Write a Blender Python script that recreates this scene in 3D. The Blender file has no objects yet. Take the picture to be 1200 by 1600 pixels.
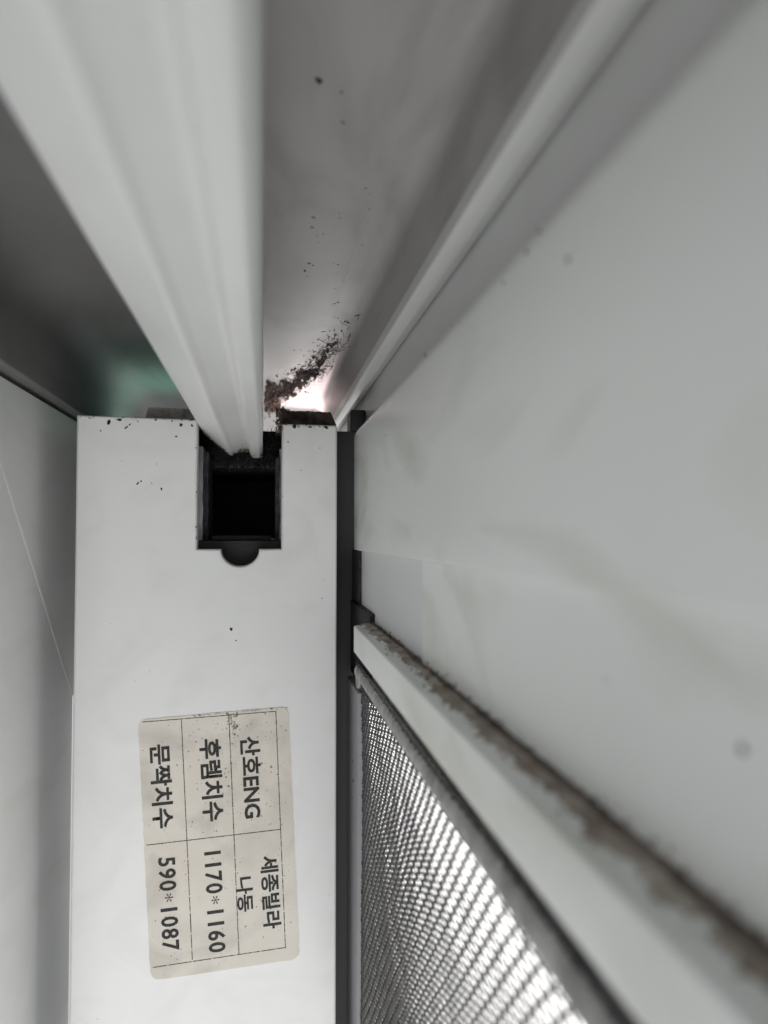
import bpy, bmesh, math, random
from mathutils import Vector, Matrix, noise

S = 0.001                       # all sizes below are in millimetres
scene = bpy.context.scene
col = scene.collection
R = random.Random(7)

# ------------------------------------------------------------------ camera
cam_d = bpy.data.cameras.new('camera')
cam = bpy.data.objects.new('camera', cam_d)
col.objects.link(cam)
scene.camera = cam
cam_d.sensor_fit = 'VERTICAL'
cam_d.sensor_height = 36.0
cam_d.lens = 25.875
cam_d.clip_start = 0.002
cam_d.clip_end = 20.0
cam.location = (0, 0, 0)
cam.rotation_euler = (math.radians(90 + 1.743), 0, -math.atan(188 / 1150))
cam_d.dof.use_dof = True
cam_d.dof.focus_distance = 0.136
cam_d.dof.aperture_fstop = 29.0

# ------------------------------------------------------------------ light
world = bpy.data.worlds.new('World')
scene.world = world
world.use_nodes = True
bg = world.node_tree.nodes['Background']
bg.inputs['Color'].default_value = (0.98, 0.995, 1.0, 1)
bg.inputs['Strength'].default_value = 0.52


def area(name, loc, target, size, power, colour):
    d = bpy.data.lights.new(name, 'AREA')
    d.shape = 'SQUARE'
    d.size = size * S
    d.energy = power
    d.color = colour
    o = bpy.data.objects.new(name, d)
    col.objects.link(o)
    o.location = Vector(loc) * S
    o.rotation_euler = (Vector(target) - Vector(loc)).to_track_quat('-Z', 'Y').to_euler()
    return o


lamp = area('room_light', (-20, -200, -320), (-10, 140, -60), 280, 0.145, (1.0, 0.99, 0.97))
lamp.data.spread = math.radians(60)
over = area('daylight_over_sash', (12.5, 226, 26.0), (13.5, 220, 40), 9, 0.0048, (1.0, 0.76, 0.74))
over.data.spread = math.radians(115)
green = area('daylight_through_green_glass', (-22, 200, 21), (-22, 194, 40), 24, 0.0028, (0.18, 0.85, 0.58))

green.data.spread = math.radians(150)
scene.view_settings.view_transform = 'Standard'
scene.view_settings.look = 'None'
scene.view_settings.gamma = 1.0
scene.view_settings.exposure = 0.15
scene.render.engine = 'CYCLES'
scene.cycles.use_adaptive_sampling = True
scene.cycles.adaptive_threshold = 0.025
scene.cycles.max_bounces = 6
scene.cycles.diffuse_bounces = 4
scene.cycles.glossy_bounces = 3


# ------------------------------------------------------------------ materials
def new_mat(name):
    m = bpy.data.materials.new(name)
    m.use_nodes = True
    nt = m.node_tree
    return m, nt, nt.nodes['Principled BSDF']


def plastic(name, c1, c2, rough=0.38, speck=0.5, smear=0.0, smear_col=(0.5, 0.52, 0.44), bump=0.07, scale=1.0):
    """white window PVC: faint tone drift, fine grain, scattered dust specks, optional greasy smears"""
    m, nt, p = new_mat(name)
    N, L = nt.nodes, nt.links
    tc = N.new('ShaderNodeTexCoord')
    n1 = N.new('ShaderNodeTexNoise'); n1.inputs['Scale'].default_value = 22 * scale; n1.inputs['Detail'].default_value = 5
    L.new(tc.outputs['Object'], n1.inputs['Vector'])
    r1 = N.new('ShaderNodeValToRGB')
    r1.color_ramp.elements[0].position = 0.35; r1.color_ramp.elements[0].color = (*c1, 1)
    r1.color_ramp.elements[1].position = 0.68; r1.color_ramp.elements[1].color = (*c2, 1)
    L.new(n1.outputs['Fac'], r1.inputs['Fac'])
    last = r1.outputs['Color']
    if smear > 0:
        mp = N.new('ShaderNodeMapping'); mp.inputs['Scale'].default_value = (1, 0.35, 1)
        mp.inputs['Rotation'].default_value = (0.5, 0, 0)
        L.new(tc.outputs['Object'], mp.inputs['Vector'])
        n3 = N.new('ShaderNodeTexNoise'); n3.inputs['Scale'].default_value = 70; n3.inputs['Detail'].default_value = 6
        n3.inputs['Distortion'].default_value = 1.4
        L.new(mp.outputs['Vector'], n3.inputs['Vector'])
        r3 = N.new('ShaderNodeValToRGB')
        r3.color_ramp.elements[0].position = 0.48; r3.color_ramp.elements[0].color = (0, 0, 0, 1)
        r3.color_ramp.elements[1].position = 0.72; r3.color_ramp.elements[1].color = (smear,) * 3 + (1,)
        L.new(n3.outputs['Fac'], r3.inputs['Fac'])
        mx = N.new('ShaderNodeMix'); mx.data_type = 'RGBA'
        L.new(r3.outputs['Color'], mx.inputs['Factor'])
        L.new(last, mx.inputs['A']); mx.inputs['B'].default_value = (*smear_col, 1)
        last = mx.outputs['Result']
    if speck > 0:
        v = N.new('ShaderNodeTexVoronoi'); v.inputs['Scale'].default_value = 330
        L.new(tc.outputs['Object'], v.inputs['Vector'])
        n2 = N.new('ShaderNodeTexNoise'); n2.inputs['Scale'].default_value = 60
        L.new(tc.outputs['Object'], n2.inputs['Vector'])
        mr = N.new('ShaderNodeMapRange')
        mr.inputs['From Min'].default_value = 0.5; mr.inputs['From Max'].default_value = 0.75
        mr.inputs['To Min'].default_value = 0.0; mr.inputs['To Max'].default_value = 0.075
        L.new(n2.outputs['Fac'], mr.inputs['Value'])
        lt = N.new('ShaderNodeMath'); lt.operation = 'LESS_THAN'
        L.new(v.outputs['Distance'], lt.inputs[0]); L.new(mr.outputs['Result'], lt.inputs[1])
        mu = N.new('ShaderNodeMath'); mu.operation = 'MULTIPLY'; mu.inputs[1].default_value = speck
        L.new(lt.outputs[0], mu.inputs[0])
        mx2 = N.new('ShaderNodeMix'); mx2.data_type = 'RGBA'
        L.new(mu.outputs[0], mx2.inputs['Factor'])
        L.new(last, mx2.inputs['A']); mx2.inputs['B'].default_value = (0.12, 0.10, 0.085, 1)
        last = mx2.outputs['Result']
    L.new(last, p.inputs['Base Color'])
    n4 = N.new('ShaderNodeTexNoise'); n4.inputs['Scale'].default_value = 900; n4.inputs['Detail'].default_value = 3
    L.new(tc.outputs['Object'], n4.inputs['Vector'])
    b = N.new('ShaderNodeBump'); b.inputs['Strength'].default_value = bump; b.inputs['Distance'].default_value = 0.0002
    L.new(n4.outputs['Fac'], b.inputs['Height']); L.new(b.outputs['Normal'], p.inputs['Normal'])
    mr2 = N.new('ShaderNodeMapRange'); mr2.inputs['To Min'].default_value = rough - 0.08; mr2.inputs['To Max'].default_value = rough + 0.14
    L.new(n1.outputs['Fac'], mr2.inputs['Value']); L.new(mr2.outputs['Result'], p.inputs['Roughness'])
    p.inputs['IOR'].default_value = 1.5
    return m


def mottled(name, c1, c2, scale=300, rough=0.9, bump=0.5, lo=0.38, hi=0.62):
    m, nt, p = new_mat(name)
    N, L = nt.nodes, nt.links
    tc = N.new('ShaderNodeTexCoord')
    n = N.new('ShaderNodeTexNoise'); n.inputs['Scale'].default_value = scale; n.inputs['Detail'].default_value = 6
    L.new(tc.outputs['Object'], n.inputs['Vector'])
    r = N.new('ShaderNodeValToRGB')
    r.color_ramp.elements[0].position = lo; r.color_ramp.elements[0].color = (*c1, 1)
    r.color_ramp.elements[1].position = hi; r.color_ramp.elements[1].color = (*c2, 1)
    L.new(n.outputs['Fac'], r.inputs['Fac']); L.new(r.outputs['Color'], p.inputs['Base Color'])
    n2 = N.new('ShaderNodeTexNoise'); n2.inputs['Scale'].default_value = scale * 4
    L.new(tc.outputs['Object'], n2.inputs['Vector'])
    b = N.new('ShaderNodeBump'); b.inputs['Strength'].default_value = bump; b.inputs['Distance'].default_value = 0.0003
    L.new(n2.outputs['Fac'], b.inputs['Height']); L.new(b.outputs['Normal'], p.inputs['Normal'])
    p.inputs['Roughness'].default_value = rough
    return m


M = {}
M['white'] = plastic('white_pvc', (0.74, 0.75, 0.745), (0.80, 0.805, 0.80), 0.36, 0.5, smear=0.22, smear_col=(0.55, 0.53, 0.49))
M['rail'] = plastic('rail_pvc', (0.62, 0.63, 0.62), (0.70, 0.71, 0.70), 0.33, 0.3, smear=0.3, smear_col=(0.50, 0.49, 0.46))
M['panel'] = plastic('panel_pvc', (0.79, 0.81, 0.795), (0.85, 0.865, 0.85), 0.30, 0.25, smear=0.7, smear_col=(0.53, 0.55, 0.46))
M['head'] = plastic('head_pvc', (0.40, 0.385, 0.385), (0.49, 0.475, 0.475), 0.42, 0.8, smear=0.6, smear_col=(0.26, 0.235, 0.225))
M['shade_grey'] = plastic('panel_shade_pvc', (0.71, 0.71, 0.725), (0.76, 0.76, 0.77), 0.4, 0.4)  # panel plastic greyed to paint a band of reflected shade
M['grey'] = plastic('grey_frame_paint', (0.30, 0.30, 0.32), (0.35, 0.35, 0.37), 0.45, 0.6)
M['dark'] = mottled('notch_shade_black', (0.007, 0.007, 0.009), (0.016, 0.015, 0.017), 200, 0.7, 0.3)  # near-black colour painting the shade inside the notch
M['leg'] = plastic('recess_shade_pvc', (0.12, 0.117, 0.117), (0.16, 0.157, 0.157), 0.8, 0.4, smear=0.4, smear_col=(0.10, 0.09, 0.085))  # head plastic made darker to paint the shade of the left recess
M['gap_shade'] = plastic('gap_shade_charcoal', (0.018, 0.017, 0.020), (0.028, 0.027, 0.030), 0.5, 0.3)  # near-black colour for the shade in the gap beside the sash
M['brush'] = mottled('charcoal_brush', (0.018, 0.018, 0.022), (0.045, 0.043, 0.05), 700, 0.95, 0.8)
M['liner'] = mottled('notch_liner', (0.12, 0.12, 0.125), (0.30, 0.30, 0.31), 160, 0.5, 0.3)
M['felt'] = mottled('dirty_felt', (0.035, 0.028, 0.024), (0.11, 0.09, 0.075), 500, 1.0, 1.0)
M['feltgrey'] = mottled('grey_felt', (0.22, 0.21, 0.19), (0.45, 0.42, 0.39), 400, 1.0, 0.9)
M['film'] = mottled('tan_dust', (0.26, 0.215, 0.18), (0.48, 0.43, 0.38), 330, 1.0, 0.6, 0.35, 0.68)
M['dirt'] = mottled('brown_dust', (0.065, 0.052, 0.044), (0.21, 0.172, 0.145), 420, 1.0, 0.9, 0.36, 0.66)
M['debris'] = mottled('dark_debris', (0.04, 0.028, 0.024), (0.19, 0.14, 0.12), 700, 0.9, 0.8)
M['stain'] = mottled('brown_stain', (0.17, 0.135, 0.12), (0.27, 0.235, 0.22), 500, 0.9, 0.3)
M['stickgrime'] = mottled('paper_grime', (0.22, 0.205, 0.19), (0.36, 0.34, 0.31), 700, 0.9, 0.3)
M['speck'] = mottled('black_speck', (0.012, 0.011, 0.010), (0.03, 0.027, 0.024), 900, 0.9, 0.3)
M['faintspeck'] = mottled('grey_speck', (0.16, 0.155, 0.15), (0.24, 0.23, 0.22), 900, 0.9, 0.3)
M['wire'] = mottled('screen_wire', (0.03, 0.03, 0.032), (0.06, 0.06, 0.06), 300, 0.42, 0.2)
M['spline'] = mottled('screen_spline', (0.28, 0.28, 0.27), (0.46, 0.46, 0.45), 300, 0.6, 0.3)
M['ink'] = mottled('black_ink', (0.012, 0.012, 0.012), (0.05, 0.048, 0.045), 2200, 0.7, 0.1, 0.45, 0.75)
M['sticker'] = plastic('sticker_paper', (0.65, 0.60, 0.53), (0.72, 0.68, 0.615), 0.5, 0.8, smear=0.55, smear_col=(0.36, 0.34, 0.31), scale=4)


# sticker gets denser specks than the plastic
def tune_sticker():
    for n in M['sticker'].node_tree.nodes:
        if n.bl_idname == 'ShaderNodeTexVoronoi':
            n.inputs['Scale'].default_value = 620
        if n.bl_idname == 'ShaderNodeMapRange' and abs(n.inputs['To Max'].default_value - 0.075) < 1e-4:
            n.inputs['To Max'].default_value = 0.26


tune_sticker()

sm, snt, sp = new_mat('bright_sky')
snt.nodes.remove(sp)
em = snt.nodes.new('ShaderNodeEmission')
em.inputs['Color'].default_value = (1.0, 0.985, 0.97, 1)
em.inputs['Strength'].default_value = 3.0
snt.links.new(em.outputs[0], snt.nodes['Material Output'].inputs['Surface'])
M['sky'] = sm


# ------------------------------------------------------------------ helpers
def tag(o, label=None, cat=None, group=None, kind=None):
    if label: o['label'] = label
    if cat: o['category'] = cat
    if group: o['group'] = group
    if kind: o['kind'] = kind
    return o


def thing(name, loc, label, cat):
    o = bpy.data.objects.new(name, None)
    o.empty_display_size = 0.01
    o.location = Vector(loc) * S
    col.objects.link(o)
    return tag(o, label, cat)


def link(name, bm, mat, parent=None, smooth=None, flat=None):
    bmesh.ops.scale(bm, vec=(S, S, S), verts=bm.verts)
    bmesh.ops.recalc_face_normals(bm, faces=bm.faces)
    if flat is not None:                            # keep large flats from borrowing their bevels' normals
        es = {e for f in bm.faces if f.calc_area() > flat * S * S for e in f.edges}
        bmesh.ops.split_edges(bm, edges=list(es))
    me = bpy.data.meshes.new(name)
    bm.to_mesh(me); bm.free()
    me.materials.append(mat)
    if smooth is not None:
        me.polygons.foreach_set('use_smooth', [flat is None or p.area < flat * S * S for p in me.polygons])
        try:
            me.set_sharp_from_angle(angle=math.radians(smooth))
        except Exception:
            pass
    o = bpy.data.objects.new(name, me)
    col.objects.link(o)
    if parent:
        o.parent = parent
        o.matrix_parent_inverse = Matrix.Translation(parent.location).inverted()
    return o


def bevel(bm, edges, w, seg=3):
    if w > 0 and edges:
        bmesh.ops.bevel(bm, geom=edges, offset=w, offset_type='OFFSET', segments=seg, profile=0.5, affect='EDGES', clamp_overlap=True)


def box(name, x0, x1, y0, y1, z0, z1, mat, parent=None, bev=0.3):
    bm = bmesh.new()
    bmesh.ops.create_cube(bm, size=1)
    for v in bm.verts:
        v.co = Vector((x0 + (v.co.x + .5) * (x1 - x0), y0 + (v.co.y + .5) * (y1 - y0), z0 + (v.co.z + .5) * (z1 - z0)))
    bevel(bm, list(bm.edges), bev)
    return link(name, bm, mat, parent, 40, 30)


def fillet(pts, seg=6):
    """pts: (a, b, radius) closed loop -> list of 2d points with rounded corners"""
    out = []
    n = len(pts)
    for i in range(n):
        p = Vector(pts[i][:2]); r = pts[i][2]
        if r <= 0:
            out.append(p); continue
        a = Vector(pts[i - 1][:2]) - p; b = Vector(pts[(i + 1) % n][:2]) - p
        la, lb = a.length, b.length
        a.normalize(); b.normalize()
        ang = a.angle(b)
        d = min(r / math.tan(ang / 2), la * .49, lb * .49)
        p0, p1 = p + a * d, p + b * d
        for k in range(seg + 1):
            t = k / seg
            out.append(p0 * (1 - t) ** 2 + p * 2 * t * (1 - t) + p1 * t ** 2)
    return out


def extrude_y(name, pts, y0, y1, mat, parent=None, bev=0.0, smooth=35, cuts=1, wob=0.0):
    """extrude a closed (x, z) loop along y; the faces stay true, the sweep may carry a tiny waviness"""
    bm = bmesh.new()
    rings = []
    for c in range(cuts + 1):
        y = y0 + (y1 - y0) * c / cuts
        dx = wob * noise.noise(Vector((y * 0.03, 3.1, 0)))
        dz = wob * noise.noise(Vector((y * 0.03, 9.7, 0)))
        rings.append([bm.verts.new((p[0] + dx, y, p[1] + dz)) for p in pts])
    n = len(pts)
    for a, b in zip(rings[:-1], rings[1:]):
        for i in range(n):
            bm.faces.new((a[i], a[(i + 1) % n], b[(i + 1) % n], b[i]))
    bm.faces.new(rings[0]); bm.faces.new(list(reversed(rings[-1])))
    bmesh.ops.recalc_face_normals(bm, faces=bm.faces)
    if bev > 0:
        es = [e for e in bm.edges if all(abs(v.co.y - y0) < 1e-6 for v in e.verts)]
        bevel(bm, es, bev, 3)
    return link(name, bm, mat, parent, smooth, 200 if bev > 0 else None)


def extrude_x(name, pts, x0, x1, mat, parent=None, bev=0.0, smooth=35):
    """extrude a closed (y, z) loop along x"""
    bm = bmesh.new()
    a = [bm.verts.new((x0, p[0], p[1])) for p in pts]
    b = [bm.verts.new((x1, p[0], p[1])) for p in pts]
    n = len(pts)
    for i in range(n):
        bm.faces.new((a[i], a[(i + 1) % n], b[(i + 1) % n], b[i]))
    bm.faces.new(a); bm.faces.new(list(reversed(b)))
    bmesh.ops.recalc_face_normals(bm, faces=bm.faces)
    bevel(bm, list(bm.edges), bev, 3)
    return link(name, bm, mat, parent, smooth, 60)


# ------------------------------------------------------------------ sky behind the insect screen
bm = bmesh.new()
prev = None
for k in range(25):
    a = math.radians(-4 + 100 * k / 24)           # measured from +y towards +x
    x, y = 60 + 700 * math.sin(a), 700 * math.cos(a)
    cur = (bm.verts.new((x, y, -900)), bm.verts.new((x, y, 500)))
    if prev: bm.faces.new((prev[0], cur[0], cur[1], prev[1]))
    prev = cur
sky = link('sky', bm, M['sky'])
tag(sky, kind='structure')

# ------------------------------------------------------------------ window frame (fixed head with its rails)
frame = thing('window_frame', (0, 135, 40), 'fixed white plastic head of the window with hanging guide rail over the sash', 'window frame')
Y0, Y1 = -70, 420
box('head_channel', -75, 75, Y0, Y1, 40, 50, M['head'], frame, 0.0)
extrude_y('guide_rail', fillet([(-0.25, 41, 0), (-12.0, 41, 0), (-12.0, 20.3, 0.5), (-11.4, 19.4, 0.8), (-7.0, 15.8, 0.5), (-6.3, 15.3, 0.5),
                                (-5.6, 15.9, 0.9), (-3.1, 16.9, 0.8), (-2.45, 15.1, 0.6), (-0.9, 15.0, 0.5), (-0.25, 16.0, 0.5)], 6),
          Y0, Y1 - 5, M['rail'], frame, cuts=60, wob=0.10)
extrude_y('outer_rail', fillet([(20.4, 40.05, 0), (20.4, 30.2, 0), (17.6, 30.2, 0), (17.4, 39.7, 4.5), (12.4, 39.96, 0), (12.4, 40.05, 0)], 12), Y0, Y1 - 5, M['head'], frame, smooth=60)  # side wall given the darker head tone to paint its shaded side
extrude_y('rail_lip', fillet([(17.45, 30.3, 0), (17.45, 28.6, 0.35), (19.0, 28.1, 0.5), (20.5, 28.7, 0.7), (20.6, 30.3, 0)], 5),
          Y0, Y1 - 5, M['rail'], frame, cuts=60, wob=0.05)
box('outer_channel', 20.7, 74, Y0, Y1 - 5, 21.3, 39.9, M['white'], frame, 0.2)
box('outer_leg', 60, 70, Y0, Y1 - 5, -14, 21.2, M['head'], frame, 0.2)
extrude_y('inner_channel', fillet([(-41, 40.05, 0), (-41, 24.0, 0), (-36, 24.0, 0.4), (-35.8, 39.5, 7.0), (-12.3, 39.7, 0), (-12.3, 40.05, 0)], 14),
          Y0, Y1 - 5, M['leg'], frame, smooth=60)
box('jamb', -74, 13, Y1, Y1 + 12, -260, 39.9, M['head'], frame, 0.2)

# ------------------------------------------------------------------ sliding sash: end face of the stile with the rail notch
sash = thing('sliding_sash', (-9.5, 135, -260), 'white sliding sash with a notched end face and a dirty paper sticker', 'window sash')
ZB = -260
arc = [(-4.17 + 3.39 * math.cos(a), -2.65 + 3.1 * math.sin(a)) for a in [math.pi + math.pi * k / 18 for k in range(19)]]
plate = [(-32.35, ZB), (13.3, ZB), (13.3, 20.15), (3.2, 20.2), (3.2, -2.65), (-0.35, -2.65)]
plate += [(p[0], p[1]) for p in reversed(arc)] + [(-8.0, -2.65), (-11.75, -2.65), (-11.8, 20.62), (-32.35, 20.9)]
# small shoulders of the half-round cut
extrude_y('stile', plate, 135, 138.2, M['white'], sash, bev=0.38)
body = [(-31.9, ZB), (13.1, ZB), (13.1, 19.9), (4.4, 19.9), (4.4, -1.2), (-12.9, -1.2), (-12.9, 20.2), (-31.9, 20.5)]
extrude_y('stile_body', body, 138.25, 190, M['dark'], sash)


box('stile_side', -32.28, -31.95, 138.3, 190, ZB, 20.6, M['white'], sash, 0.0)


def liner(x0, x1, zt, name='notch_liner', mat=M['liner'], y0=138.4, y1=152):
    bm = bmesh.new()
    n = 24
    rows = []
    for k in range(n + 1):
        z = -1.1 + (zt + 1.1) * k / n
        j = 0.18 * noise.noise(Vector((z * 0.35, x0, 2.0))) + 0.1 * noise.noise(Vector((z * 1.3, x0, 7.0)))
        rows.append([bm.verts.new(c) for c in ((x0, y0, z), (x1 + j, y0 + .4, z), (x1 + j * .5, y1, z), (x0, y1, z))])
    for a, b in zip(rows[:-1], rows[1:]):
        for i in range(4):
            bm.faces.new((a[i], a[(i + 1) % 4], b[(i + 1) % 4], b[i]))
    bm.faces.new(rows[0]); bm.faces.new(list(reversed(rows[-1])))
    return link(name, bm, mat, sash, 30)


liner(-12.85, -11.1, 16.2)
liner(-11.05, -10.3, 15.4, 'notch_liner', M['brush'], 141, 154)
liner(4.35, 3.0, 16.0)
liner(2.95, 2.2, 14.6, 'notch_liner', M['brush'], 141, 154)
box('notch_light_stop', -12.7, 4.3, 147, 186, 13.0, 20.45, M['dark'], sash, 0.3)  # added dark block, stops light leaking through the notch from behind
box('notch_light_stop', -12.7, 4.3, 180, 188, -1.1, 12.9, M['dark'], sash, 0.3)  # deeper added block that keeps the lower notch black
bm = bmesh.new()                                     # added dark fibres that fade the rail tip into the notch's shade
for k in range(1500):
    x = R.uniform(-12, 3.2); z = R.uniform(12.8, 20.2)
    p = Vector((x, 147.2, z)); q = p + Vector((R.gauss(0, .7), -abs(R.gauss(2.2, 1.6)), R.gauss(0, .8)))
    w = R.uniform(.04, .1)
    vs = [bm.verts.new(p + Vector((w, 0, 0))), bm.verts.new(p + Vector((-w, 0, w))), bm.verts.new(p + Vector((0, 0, -w))), bm.verts.new(q)]
    for t3 in ((0, 1, 3), (1, 2, 3), (2, 0, 3)): bm.faces.new([vs[c] for c in t3])
tag(link('shade_fibres', bm, M['dark'], sash), kind='stuff')
box('notch_floor', -9.5, 1.4, 140.5, 146.5, -1.19, -0.2, M['dark'], sash, 0.2)


def pad(x0, x1, zb, zt, y0, y1, mat, sl=1.0, rough=0.35):
    """felt pad on the stile's top edge, ragged along its upper rim"""
    bm = bmesh.new()
    n = 44
    fr, bk, lo, lob = [], [], [], []
    for k in range(n + 1):
        t = k / n
        x = x0 + (x1 - x0) * t
        e = min(1, t / .05, (1 - t) / (.10 * sl))
        z = zb + (zt - zb) * (0.25 + 0.75 * max(0, e)) + rough * (noise.noise(Vector((x * 1.4, zt, 1))) + .6 * noise.noise(Vector((x * 4, zt, 5))))
        lo.append(bm.verts.new((x, y0, zb))); fr.append(bm.verts.new((x, y0 + .5, z)))
        bk.append(bm.verts.new((x, y1, z + .1))); lob.append(bm.verts.new((x, y1, zb)))
    for k in range(n):
        bm.faces.new((lo[k], lo[k + 1], fr[k + 1], fr[k]))
        bm.faces.new((fr[k], fr[k + 1], bk[k + 1], bk[k]))
        bm.faces.new((bk[k], bk[k + 1], lob[k + 1], lob[k]))
        bm.faces.new((lob[k], lob[k + 1], lo[k + 1], lo[k]))
    bm.faces.new((lo[0], fr[0], bk[0], lob[0])); bm.faces.new((lo[n], lob[n], bk[n], fr[n]))
    return link('felt_pad', bm, mat, sash, 30)


tag(pad(2.7, 13.5, 20.0, 23.2, 138.3, 150, M['felt'], 1.0, 0.22), 'dark brown dirty felt pad on the narrow arm of the notch')
tag(pad(-21.4, -11.9, 20.3, 23.2, 138.3, 150, M['feltgrey'], 1.0, 0.10), 'grey felt pad on the wide arm of the notch')

# dark fill painting the deep shade of the gap towards the screen sash
extrude_y('gap_shade_fill', fillet([(13.15, ZB, 0), (20.5, ZB, 0), (20.5, 21, 0), (13.15, 21, 0)], 3), 149, 156, M['gap_shade'], sash)
box('spot_blocker', 17.5, 20.6, 149.2, 156, 21.1, 25.6, M['gap_shade'], sash, 0.3)  # added dark block hiding the bright spot in the groove behind

# ------------------------------------------------------------------ sticker on the stile
e1 = Vector((0.0556, 0, -0.99845)); e2 = Vector((0.99845, 0, 0.0556))
org = Vector((-21.5, 135, -32.9))


def lab(s, t, h=0.0):
    return org + e1 * s + e2 * t + Vector((0, -h, 0))


bm = bmesh.new()
loop = fillet([(-0.45, 0.0, 1.6), (44.6, 0.05, 1.9), (44.6, 25.85, 1.9), (-0.42, 26.1, 1.6)], 7)
dense = []
for i, p in enumerate(loop):                       # slightly torn, uneven paper rim
    q = loop[(i + 1) % len(loop)]
    m_ = max(1, int((q - p).length / 0.5))
    for k in range(m_):
        c = p.lerp(q, k / m_)
        dense.append(c + Vector((0.10 * noise.noise(Vector((c.x * .9, c.y * .9, 4))), 0.14 * noise.noise(Vector((c.x * .7, c.y * .7, 8))))))
top = [bm.verts.new(lab(p.x, p.y, 0.10)) for p in dense]
bot = [bm.verts.new(lab(p.x, p.y, 0.005)) for p in dense]
bm.faces.new(top)
for i in range(len(top)):
    bm.faces.new((top[i], top[(i + 1) % len(top)], bot[(i + 1) % len(top)], bot[i]))
sticker = link('sticker', bm, M['sticker'], sash)
tag(sticker, 'yellowed paper sticker with a printed table of Korean words and sizes')


def printed(name, bmx):
    o = link(name, bmx, M['ink'], None)
    o.parent = sticker
    o.matrix_parent_inverse = Matrix.Identity(4)
    return o


def rule(s0, t0, s1, t1, w=0.17, broken=False):
    bm = bmesh.new()
    a, b = Vector((s0, t0)), Vector((s1, t1))
    d = (b - a); ln = d.length; d.normalize(); nrm = Vector((-d.y, d.x))
    pos = 0.0
    while pos < ln:
        seg = R.uniform(1.2, 4.0) if broken else R.uniform(5, 14)
        end = min(ln, pos + seg)
        n = max(2, int((end - pos) / .25))
        vs0, vs1 = [], []
        for k in range(n + 1):
            c = a + d * (pos + (end - pos) * k / n)
            ww = w * (0.75 + 0.6 * noise.noise(Vector((c.x * 3, c.y * 3, 2)))) * 0.5
            p, q = c + nrm * ww, c - nrm * ww
            vs0.append(bm.verts.new(lab(p.x, p.y, .125))); vs1.append(bm.verts.new(lab(q.x, q.y, .125)))
        for k in range(n):
            bm.faces.new((vs0[k], vs0[k + 1], vs1[k + 1], vs1[k]))
        pos = end + (R.uniform(.12, .3) if broken else R.uniform(.04, .14))
    return printed('printed_line', bm)


rule(-0.05, 0.75, 0.25, 23.84)
rule(21.28, 0.4, 21.31, 23.62)
rule(42.35, 0.5, 42.24, 23.56, broken=True)
rule(0.2, 7.35, 21.3, 7.29); rule(21.3, 7.29, 42.0, 7.22, broken=True)
rule(-0.1, 15.57, 21.3, 15.4); rule(21.3, 15.4, 42.2, 15.24, broken=True)
rule(0.25, 23.84, 21.3, 23.62); rule(21.3, 23.62, 42.2, 23.39, broken=True)


def digits(text, s0, s1, tmid, h):
    """evenly spaced figures, each in a cell of its own"""
    bms = bmesh.new()
    cell = (s1 - s0) / len(text)
    for i, ch in enumerate(text):
        me, (x0, x1, y0, y1) = glyphs(ch, 0.024 if ch != '*' else 0.0)
        k = h / 0.74
        kx = k * (0.92 if ch != '1' else 1.0)
        b2 = bmesh.new(); b2.from_mesh(me)
        ym = (y0 + y1) / 2 if ch == '*' else 0.365
        for v in b2.verts:
            s = s0 + cell * (i + .5) + (v.co.x - (x0 + x1) / 2) * kx
            t = tmid + (v.co.y - ym) * (k if ch != '*' else k * .8)
            v.co = lab(s, t, .13)
        tmp = bpy.data.meshes.new('tmp'); b2.to_mesh(tmp); b2.free()
        bms.from_mesh(tmp)
        bpy.data.meshes.remove(tmp); bpy.data.meshes.remove(me)
    return printed('lettering', bms)


def glyphs(text, weight):
    cu = bpy.data.curves.new('word', 'FONT')
    cu.body = text; cu.resolution_u = 3; cu.offset = weight
    ob = bpy.data.objects.new('word', cu)
    col.objects.link(ob)
    dg = bpy.context.evaluated_depsgraph_get()
    me = bpy.data.meshes.new_from_object(ob.evaluated_get(dg))
    bpy.data.objects.remove(ob)
    xs = [v.co.x for v in me.vertices]; ys = [v.co.y for v in me.vertices]
    return me, (min(xs), max(xs), min(ys), max(ys))


def word(text, s0, s1, tmid, h, weight=0.0, gap=1.0):
    """text fitted to a box on the sticker: s runs along the line, t is the letters' up"""
    me, (x0, x1, y0, y1) = glyphs(text, weight)
    bm = bmesh.new(); bm.from_mesh(me)
    for v in bm.verts:
        s = s0 + (v.co.x - x0) / (x1 - x0) * (s1 - s0)
        t = tmid + ((v.co.y - y0) / (y1 - y0) - .5) * h
        v.co = lab(s, t, .13)
    bpy.data.meshes.remove(me)
    return printed('lettering', bm)


word('\uc0b0\ud638ENG', 4.25, 18.75, 19.0, 3.5, 0.028)
word('\ud6c4\ub818\uce58\uc218', 4.0, 18.5, 12.05, 3.75, 0.028)
word('\ubb38\uc9dd\uce58\uc218', 4.1, 18.7, 3.45, 3.6, 0.028)
word('\uc138\uc885\ube4c\ub77c', 25.7, 38.6, 21.3, 3.2, 0.028)
word('\ub098\ub3d9', 28.9, 35.0, 16.8, 2.85, 0.026)
digits('1170*1160', 23.0, 41.5, 11.65, 2.9)
digits('590*1087', 23.5, 40.1, 3.8, 2.9)

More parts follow.
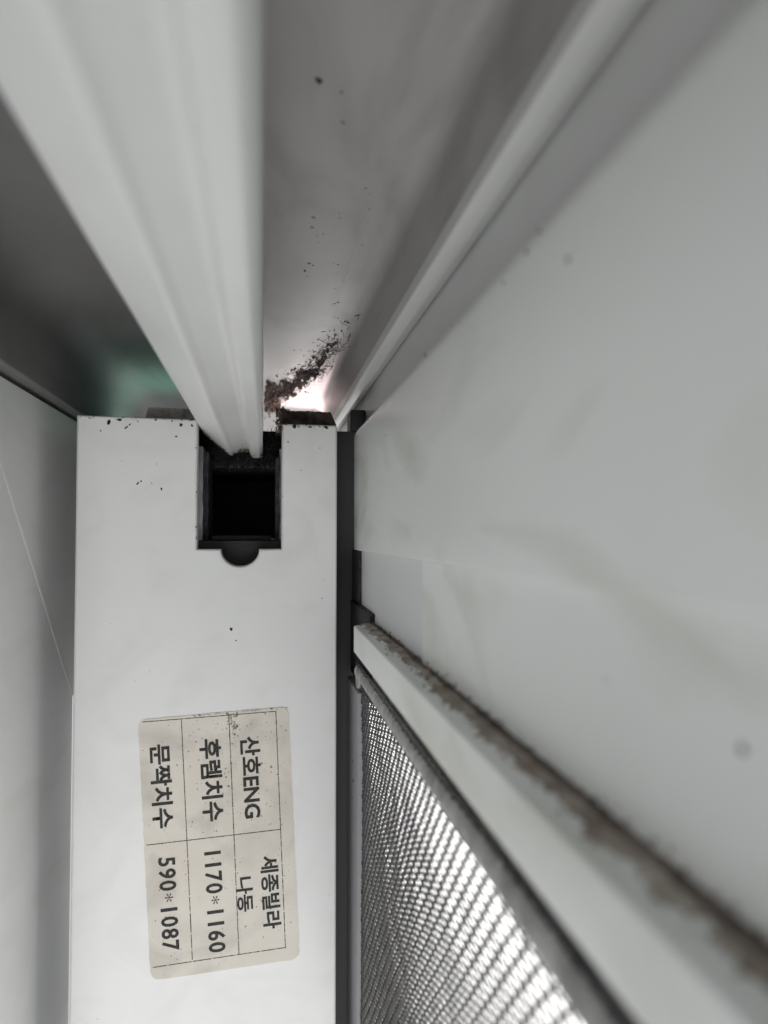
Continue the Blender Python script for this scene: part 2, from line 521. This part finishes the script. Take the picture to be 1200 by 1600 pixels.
# ------------------------------------------------------------------ inner sash on the left
inner = thing('inner_sash', (-38, 150, -260), 'white sash at the left edge with a welded mitre corner', 'window sash')
XL0, XL1 = -84, -38
cy, cz = 102.3, 23.2
L_ = 56.0
extrude_x('stile', [(cy, ZB), (cy + L_, ZB), (cy + L_, cz - L_), (cy, cz)], XL0, XL1, M['white'], inner, 0.25)
extrude_x('top_rail', [(cy + .35, cz), (cy + .35 + L_, cz - L_), (Y1 - 20, cz - L_), (Y1 - 20, cz)], XL0, XL1, M['white'], inner, 0.25)
bm = bmesh.new()
pr = None
for k in range(60):
    t = k / 59 * (L_ - .5)
    w = .22 + .05 * noise.noise(Vector((t * .4, 0, 0)))
    c = Vector((XL1, cy + .18 + t, cz - .3 - t))
    cur = [bm.verts.new(c + Vector((-.3, -w, -w))), bm.verts.new(c + Vector((.05, -w * .5, -w * .5))), bm.verts.new(c + Vector((.05, w * .5, w * .5))), bm.verts.new(c + Vector((-.3, w, w)))]
    if pr:
        for i in range(3): bm.faces.new((pr[i], cur[i], cur[i + 1], pr[i + 1]))
    pr = cur
link('weld_seam', bm, M['white'], inner, 40)

# ------------------------------------------------------------------ insect screen sash on the right
scr = thing('screen_sash', (17, 110, -260), 'white insect screen sash on the right with grey woven mesh below its rail', 'insect screen')
YN = -60
extrude_y('top_rail', fillet([(17.0, -2.9, 0.3), (17.0, 20.4, 2.4), (55, 20.9, 0.3), (55, -2.9, 0.3)], 8), YN, 139.3, M['panel'], scr, cuts=40, wob=0.06)
box('rail_web', 17.7, 30, YN, 81.6, -14.6, -2.95, M['panel'], scr, 0.12)
box('panel_shade_block', 18.0, 30, 81.7, 136, -14.6, -2.95, M['shade_grey'], scr, 0.2)  # far stretch of the rail, split off to carry a painted shade band
extrude_y('glazing_ledge', fillet([(17.65, -14.62, 0.1), (14.5, -14.75, 0.35), (14.5, -19.0, 0.35), (15.3, -19.6, 0.3), (19.4, -19.6, 0.1), (19.4, -14.62, 0)], 4),
          YN, 119, M['panel'], scr, cuts=40, wob=0.05)
box('mesh_flange', 17.55, 19.2, YN, 133, -25.6, -19.65, M['spline'], scr, 0.15)
box('stile', 16.2, 18.3, 127.5, 143.5, ZB, -27.5, M['grey'], scr, 0.25)
box('corner_bracket', 17.2, 19.6, 119.2, 147, -27.3, -13.0, M['brush'], scr, 0.4)
box('end_shade_fill', 17.5, 21, 136.2, 147, -12.9, -3.0, M['brush'], scr, 0.3)  # dark box put in where the end of the rail lies in shade
bm = bmesh.new()
bmesh.ops.create_cone(bm, cap_ends=True, segments=28, radius1=2.1, radius2=1.9, depth=1.0, matrix=Matrix.Translation((16.8, 129.5, -25.2)) @ Matrix.Rotation(-math.pi / 2, 4, 'Y'))
link('corner_key', bm, M['spline'], scr, 40)

# spline cord pressed into the flange, ribbed by the mesh folded over it
bm = bmesh.new()
pr = None
for k in range(600):
    y = YN + (131 - YN) * k / 599
    r = 0.80 + 0.26 * abs(math.sin(y * math.pi / 2.0)) + .05 * noise.noise(Vector((y, 0, 0)))
    cur = [bm.verts.new((17.1 - r * math.cos(a), y, -24.4 + 1.25 * r * math.sin(a))) for a in [-1.5 + 3.0 * i / 7 for i in range(8)]]
    if pr:
        for i in range(7): bm.faces.new((pr[i], cur[i], cur[i + 1], pr[i + 1]))
    pr = cur
link('spline_cord', bm, M['spline'], scr, 60)


def weave(name, x, py, pz, ry, rz, y0, y1, z0, z1, shear, sides=5, amp=0.06):
    """plain woven cloth pulled askew: both wire sets run over and under one another"""
    bm = bmesh.new()

    def place(y, z, dx):
        yr = y + (z1 - z) * shear
        bulge = 0.5 * noise.noise(Vector((yr * .03, z * .03, x))) + .08 * noise.noise(Vector((yr * .2, z * .2, x)))
        edge = 0.5 * math.exp(-max(0, z1 - z) / 1.5)
        jy = 0.5 * noise.noise(Vector((yr * .06, z * .06, 31))); jz = 0.12 * noise.noise(Vector((yr * .10, z * .10, 57)))
        return Vector((x + dx + bulge - edge, yr + jy, z + jz))

    def wire(path, u, w, rad):
        prv = None
        for p in path:
            if p.y < 22 or p.y > y1:
                prv = None
                continue
            cur = []
            for i in range(sides):
                a = 2 * math.pi * (i + .5) / sides
                cur.append(bm.verts.new(p + u * (rad * math.cos(a)) + w * (rad * math.sin(a))))
            if prv:
                for i in range(sides):
                    bm.faces.new((prv[i], prv[(i + 1) % sides], cur[(i + 1) % sides], cur[i]))
            prv = cur

    ys = y0 - (z1 - z0) * shear
    ny, nz = int((y1 - ys) / py), int((z1 - z0) / pz)
    for i in range(ny + 1):
        y = ys + i * py
        wire([place(y, z1 - j * pz, amp * (1 if (i + j) % 2 else -1)) for j in range(nz + 1)], Vector((1, 0, 0)), Vector((0, 1, 0)), ry)
    for j in range(nz + 1):
        z = z1 - j * pz
        wire([place(ys + i * py, z, -amp * (1 if (i + j) % 2 else -1)) for i in range(ny + 1)], Vector((1, 0, 0)), Vector((0, 0, 1)), rz)
    bm.verts.ensure_lookup_table()
    bmesh.ops.delete(bm, geom=[v for v in bm.verts if not v.link_faces], context='VERTS')
    o = link(name, bm, M['wire'], scr, 60)
    tag(o, kind='stuff')
    return o


weave('screen_mesh', 17.0, 2.3, 0.6, 0.16, 0.115, 24, 132, -96, -22.6, 1.0)

# ------------------------------------------------------------------ dust and dirt
# dust in the angle between ledge and rail: a thin tan film under darker clumps
def dust_sheet(mat, label, width, height, bias, seed, taper):
    bm = bmesh.new()
    ny, nx = 800, 16
    rows = []
    for i in range(ny + 1):
        y = 17 + (120 - 17) * i / ny
        wid = width * (1 - taper * max(0, (y - 60) / 60)) + 0.45 * width * (noise.noise(Vector((y * .07, seed, 0))) + .7 * noise.noise(Vector((y * .33, seed, 2))) + .5 * noise.noise(Vector((y * 1.3, seed, 5))))
        row = []
        for j in range(nx + 1):
            x = 17.8 - 3.1 * j / nx
            d = max(0.0, 17.72 - x)
            n = noise.noise(Vector((x * .8, y * .22, seed))) + .7 * noise.noise(Vector((x * 2.2, y * 1.1, seed + 3))) + .45 * noise.noise(Vector((x * 6, y * 4.5, seed + 6)))
            h = (1 - d / max(.15, wid)) + bias + .55 * n
            z = -14.60 - (17.65 - x) * .0413 + (min(height, height * (.25 + .6 * h)) * (1 + .8 * noise.noise(Vector((x * 5, y * 5, seed)))) + .05 if h > 0 else -.12)
            row.append(bm.verts.new((x, y, z)))
        rows.append(row)
    for a, b in zip(rows[:-1], rows[1:]):
        for j in range(nx):
            if max(a[j].co.z, a[j + 1].co.z, b[j].co.z, b[j + 1].co.z) > -14.60 - (17.65 - a[j].co.x) * .0413 - .02:
                bm.faces.new((a[j], a[j + 1], b[j + 1], b[j]))
    bmesh.ops.delete(bm, geom=[v for v in bm.verts if not v.link_faces], context='VERTS')
    return tag(link('ledge_dust', bm, mat, None, 60), label, 'dust', kind='stuff')


dust_sheet(M['film'], 'tan dust film on the ledge above the insect screen', 1.5, 0.05, 0.1, 3.0, 0.1)
dust_sheet(M['dirt'], 'brown clumps of dust packed along the ledge above the insect screen', 0.62, 0.24, 0.0, 11.0, 0.45)


def grain(bm, p, r, flat=1.0):
    vs = []
    for d in ((1, 1, 1), (-1, -1, 1), (-1, 1, -1), (1, -1, -1), (0.3, 0, 1.5), (-1.4, .2, 0)):
        v = Vector(d) * r * R.uniform(.45, 1.0) * .7
        v.z *= flat
        vs.append(bm.verts.new(Vector(p) + v))
    bmesh.ops.convex_hull(bm, input=vs)


bm = bmesh.new()
for k in range(1500):
    y = 20 + 100 * R.random() ** 1.2
    up = R.random() < .4
    if up:
        p = (17.62 - R.random() * .1, y, -14.6 + abs(R.gauss(0, .35)))
    else:
        p = (17.5 - abs(R.gauss(0, .9)), y, -14.62)
        if p[0] < 14.9: continue
    grain(bm, p, R.choice((.04, .06, .09, .16)))
tag(link('ledge_dust', bm, M['debris'], None), 'dark grit grains scattered over the dusty ledge', 'dust', kind='stuff')

# crumbly debris hanging from the head beside the guide rail
path = [(2.2, 226, 7.5), (2.6, 212, 7), (4.5, 204, 6), (7.2, 198, 5), (9.2, 188, 4), (11.9, 179, 3.6), (13.2, 166, 3), (13.8, 157, 2.2), (15.1, 149, 1.6), (16.5, 144, 1.0)]
bm = bmesh.new()


def along(t):
    f = t * (len(path) - 1); i = min(int(f), len(path) - 2); f -= i
    a, b = path[i], path[i + 1]
    return [a[q] + (b[q] - a[q]) * f for q in range(3)]


cnt = 0
# matted crust with ragged holes
NX, NY = 110, 200
vg = {}
for i in range(NX + 1):
    for j in range(NY + 1):
        x = .05 + 17.3 * i / NX; y = 138 + 100 * j / NY
        best = 9e9; hh = 1; tt = 0
        for q in range(len(path) - 1):
            a_, b_ = path[q], path[q + 1]
            ax, ay, bx, by = a_[0], a_[1] * .16, b_[0], b_[1] * .16
            dx_, dy_ = bx - ax, by - ay
            u_ = max(0, min(1, ((x - ax) * dx_ + (y * .16 - ay) * dy_) / (dx_ * dx_ + dy_ * dy_)))
            dd = math.hypot(x - ax - dx_ * u_, y * .16 - ay - dy_ * u_)
            if dd < best: best, hh, tt = dd, a_[2] + (b_[2] - a_[2]) * u_, (q + u_) / (len(path) - 1)
        v = Vector((x, y * .28, 1.7))
        n_ = noise.noise(v * .5) + .8 * noise.noise(v * 1.2) + .6 * noise.noise(v * 2.7)
        f_ = .85 - .78 * tt - best / (2.9 - 1.5 * tt) + 1.05 * n_
        if f_ > 0:
            vg[(i, j)] = bm.verts.new((x, y, 39.97 - min(hh * .32, .15 + hh * .16 * f_ * (1 + noise.noise(v * 4)))))
        elif f_ > -.12:
            vg[(i, j)] = bm.verts.new((x, y, 40.02))
for i in range(NX):
    for j in range(NY):
        k4 = [(i, j), (i + 1, j), (i + 1, j + 1), (i, j + 1)]
        if all(k in vg for k in k4): bm.faces.new([vg[k] for k in k4])
bmesh.ops.delete(bm, geom=[v for v in bm.verts if not v.link_faces], context='VERTS')
while cnt < 1300:
    t = R.random() ** 1.6
    x, y, h = along(t)
    x += R.gauss(0, 1.5); y += R.gauss(0, 8)
    q = Vector((x, y * .3, 0))
    if noise.noise(q * .55) + .8 * noise.noise(q * 1.3) < -.05 + .25 * t:
        if R.random() > .06: continue
    if x < .1: x = .1 + R.random() * .5
    z = 39.95 - abs(R.gauss(0, h * .22)) * R.random()
    grain(bm, (x, y, z), R.choice((.08, .1, .14, .2, .3, .45)) * (1 - .45 * t))
    cnt += 1
for k in range(260):                                # wisps and threads
    t = R.random()
    x, y, h = along(t)
    x = max(.2, x + R.gauss(0, 1.6)); y += R.gauss(0, 8)
    z = 39.9 - abs(R.gauss(0, h * .25))
    d = Vector((R.gauss(0, 1), R.gauss(0, 3), R.gauss(0, .6)))
    prv = None
    p = Vector((x, y, z)); w = R.uniform(.03, .09)
    for s in range(4):
        cur = [bm.verts.new(p + Vector((w * math.cos(a), 0, w * math.sin(a)))) for a in (0, 2.1, 4.2)]
        if prv:
            for i in range(3): bm.faces.new((prv[i], prv[(i + 1) % 3], cur[(i + 1) % 3], cur[i]))
        prv = cur
        p = p + d * .45 + Vector((R.gauss(0, .3), R.gauss(0, .5), R.gauss(0, .2)))
        p.z = min(p.z, 39.9); p.x = max(.1, p.x)
for k in range(240):                                # crumbs on the felt pad and down the notch side
    x = 2.3 + abs(R.gauss(0, 1.8)) if R.random() < .6 else R.uniform(3, 12)
    z = 22.9 + R.uniform(-.3, .5) + (max(0, 1.6 - .5 * (x - 2.3)) * R.random())
    grain(bm, (x, R.uniform(138.8, 149), z), R.uniform(.10, .34))
for k in range(50):
    grain(bm, (R.uniform(2.2, 3.2), R.uniform(136, 141), R.uniform(18.8, 23)), R.uniform(.12, .4))
tag(link('head_debris', bm, M['debris'], None), 'dark crumbly dirt clinging beside the guide rail above the notch', 'dirt', kind='stuff')


def specks(name, plane, val, items, mat, label):
    """irregular flat crumbs stuck to a surface; plane: axis of the surface normal, val: its place, side: towards the viewer"""
    bm = bmesh.new()
    for it in items:
        a, b, r = it[:3]
        n = R.randint(8, 12)
        st, an = (R.uniform(.5, .95), R.uniform(0, math.pi)) if len(it) < 5 else it[3:5]
        ring = []
        for k in range(n):
            t = 2 * math.pi * k / n
            q = r * R.uniform(.6, 1.15)
            da, db = q * math.cos(t), q * st * math.sin(t)
            ring.append((a + da * math.cos(an) - db * math.sin(an), b + da * math.sin(an) + db * math.cos(an)))
        th = min(.12, r * .35)
        def P(u, v, h):
            return {'y': (u, val - h, v), 'z': (u, v, val - h), 'x': (val - h, u, v)}[plane]
        lo = [bm.verts.new(P(u, v, -.02)) for u, v in ring]
        hi = [bm.verts.new(P(a + (u - a) * .8, b + (v - b) * .8, th)) for u, v in ring]
        for i in range(n):
            bm.faces.new((lo[i], lo[(i + 1) % n], hi[(i + 1) % n], hi[i]))
        bm.faces.new(hi)
    return tag(link(name, bm, mat, None), label, 'dirt', kind='stuff')


sp_st = [(-17.94, 8.05, 0.29), (-22.0, 8.95, 0.40, .4, .9), (-21.4, 9.4, .2), (-19.59, 9.05, 0.13), (-5.67, -16.93, 0.36), (-4.76, -19.01, 0.16),
         (-26.94, 19.67, 0.5), (-24.03, 18.84, 0.45, .35, .8), (-23.4, 19.4, .3, .4, .8), (-15.49, 17.43, 0.23), (-28.32, 18.17, 0.16), (-14.62, 19.52, 0.35),
         (-24.72, 12.94, 0.1), (-18.74, 12.47, 0.1), (10.56, -11.68, 0.14), (-27.71, -83.06, 0.12), (-12.74, 19.45, 0.3),
         (12.09, -65.33, 0.1), (4.31, 16.92, 0.2), (6.65, 11.69, 0.14), (10.14, 15.86, 0.14), (5.46, 19.73, 0.47), (11.31, 19.7, 0.47), (8.37, 19.7, 0.35),
         (-25.2, 20.2, .5, .5, 0), (-19, 20.3, .3, .5, 0), (-16.2, 20.2, .25)]
specks('stile_specks', 'y', 135, sp_st, M['speck'], 'black dirt specks on the notched end of the white sash')
sp_hd = [(4.6, 63.8, 0.55), (13.81, 62.7, 0.27), (18.11, 58.9, 0.1), (13.27, 82.5, 0.22), (11.42, 83.1, 0.18), (12.6, 88.3, 0.26, .3, 1.9),
         (9.09, 90.2, 0.2, .3, 1.2), (13.24, 99.6, 0.28, .4, .9), (8.81, 93.9, 0.12), (9.96, 107.2, 0.12), (10.67, 107.6, 0.18), (12.49, 111.1, 0.13),
         (6.39, 107.8, 0.3, .5, 0), (7.01, 108.5, 0.22), (5.98, 111.0, 0.5, .3, 1.3), (6.48, 113.5, 0.14), (17.13, 106.5, 0.13), (11.71, 103.4, 0.08),
         (12.64, 104.9, 0.1), (8.71, 109.2, 0.09), (6.83, 97.6, 0.2, .3, 1.4), (7.16, 99.7, 0.18, .4, 1.4), (7.63, 96.8, 0.13),
         (11.76, 119.6, 0.1), (13.39, 117.1, 0.1), (12.43, 125.3, 0.27), (14.47, 131.6, 0.23), (18.19, 91.0, 0.09)]
for k in range(60):
    t = R.random()
    sp_hd.append((13 + R.gauss(0, 1.6), 112 + 45 * t, R.uniform(.04, .14)))
sp_hd = [s for s in sp_hd if s[0] < 17.2]
specks('head_specks', 'z', 40, sp_hd, M['speck'], 'black dirt specks on the head channel right of the guide rail')
specks('head_smudges', 'z', 40, [(6.78, 65.2, 0.28), (6.03, 92.0, 0.5, .6, 1), (6.06, 95.0, 0.4), (13.1, 60.2, .3), (14.4, 61.8, .22), (12.1, 84.5, .25, .3, .7), (9.3, 91.6, .22), (7.4, 70, .4, .5, 1)],
       M['faintspeck'], 'faint grey smudges on the head channel right of the guide rail')
specks('rail_specks', 'x', 17.0, [(39.1, 15.6, 0.25), (50.5, 18.1, 0.2), (65.5, 19.3, 0.11), (76.4, 19.2, 0.3, .25, 1.9), (43.5, 19.0, 0.3, .3, .3), (45.8, 18.6, 0.2)],
       M['faintspeck'], 'grey smudges on the upper rail of the insect screen')
specks('rail_web_specks', 'x', 17.7, [(25.2, -8.0, 0.27), (36.4, -7.6, 0.11)], M['faintspeck'], 'blurred grey spots on the rail just above the dusty ledge')
specks('rail_crumbs', 'x', 17.0, [(86.8, 8.1, 0.11), (102.3, 14.0, 0.13), (98.1, 13.6, 0.09), (102.3, 7.9, 0.09)], M['speck'], 'tiny black crumbs on the screen rail near the sash')
specks('screen_stile_specks', 'x', 16.2, [(134.1, -41, .22), (133.1, -44.3, .36), (135.1, -48.0, .26), (137.0, -57.5, .14), (134.6, -42.6, .12)], M['speck'],
       'black specks on the grey upright beside the mesh')
specks('guide_rail_specks', 'z', 14.9, [(-3.6, 124, .12), (-4.6, 128, .1), (-3.1, 131, .14), (-5.4, 119, .07), (-4.4, 133, .09)], M['speck'], 'tiny specks under the guide rail where it enters the notch')

brown = []
for k in range(150):
    x, y, h = along(R.random())
    brown.append((min(16.8, max(.6, x + R.gauss(0, 2.6))), y - abs(R.gauss(0, 14)), R.choice((.12, .2, .35, .6)), R.uniform(.3, .9), R.uniform(0, 3)))
specks('head_stains', 'z', 40, brown, M['stain'], 'brown dried stains spreading on the head around the crumbly dirt')
for o in [bpy.data.objects['head_stains'], bpy.data.objects['head_smudges']]:
    o.location.z = 0.00006                           # films, barely proud of the surface
stick = []
for k in range(360):
    s_, t_ = R.uniform(.5, 44), R.uniform(.6, 25.4)
    if R.random() < .5: s_, t_ = R.uniform(.3, 21), R.uniform(8, 25)
    p = lab(s_, t_)
    stick.append((p.x, p.z, R.choice((.05, .07, .07, .1, .14)), R.uniform(.3, .9), R.uniform(0, 3)))
specks('sticker_specks', 'y', 134.9, stick, M['speck'], 'tiny black specks sprinkled over the paper sticker')
grime = []
for k in range(60):
    p = lab(abs(R.gauss(0, 2.4)) - .2, 15.9 + R.gauss(0, .55) + .6 * R.random())
    grime.append((p.x, p.z, R.choice((.1, .18, .28)), R.uniform(.4, .9), R.uniform(0, 3)))
for k in range(40):
    p = lab(-.35 + abs(R.gauss(0, .12)), R.uniform(8, 26))
    grime.append((p.x, p.z, R.choice((.1, .16, .24)), .3, R.uniform(-.2, .2)))
specks('sticker_grime', 'y', 134.885, grime, M['stickgrime'], 'grey grime smudged across the upper edge of the paper sticker')

bm = bmesh.new()  # dark grains added to fade the rail into shade at the notch
for k in range(420):
    y = 146.8 - abs(R.gauss(0, 3.2))
    x = R.uniform(-11.5, -.3)
    z = 15.2 if -2.5 < x else (16.2 if x > -5.7 else (15.5 if x > -6.6 else 15.6 + (-6.6 - x) * .8))
    grain(bm, (x, y, z - .05), R.choice((.06, .1, .16, .28)))
tag(link('rail_shade_grains', bm, M['debris'], None), 'dark grains painting the shade on the guide rail where it sinks into the notch', 'dirt', kind='stuff')
bm = bmesh.new()
for k in range(260):
    side = R.random()
    if side < .35: p = (R.uniform(3.2, 13.2), 135 - R.random() * .05, 20.15 - abs(R.gauss(0, .35)))
    elif side < .75: p = (R.uniform(-32, -11.8), 135 - R.random() * .05, 20.72 - abs(R.gauss(0, .3)))
    elif side < .88: p = (-11.8 - abs(R.gauss(0, .12)), 135 - R.random() * .05, R.uniform(-2.6, 20.4))
    else: p = (3.2 + abs(R.gauss(0, .12)), 135 - R.random() * .05, R.uniform(-2.6, 20.1))
    if noise.noise(Vector((p[0] * .35, p[2] * .35, 5))) < .0: continue
    grain(bm, p, R.choice((.05, .07, .1, .18)))
tag(link('edge_grime', bm, M['debris'], None), 'dark grime crumbs along the upper edge and notch lips of the sash', 'dirt', kind='stuff')
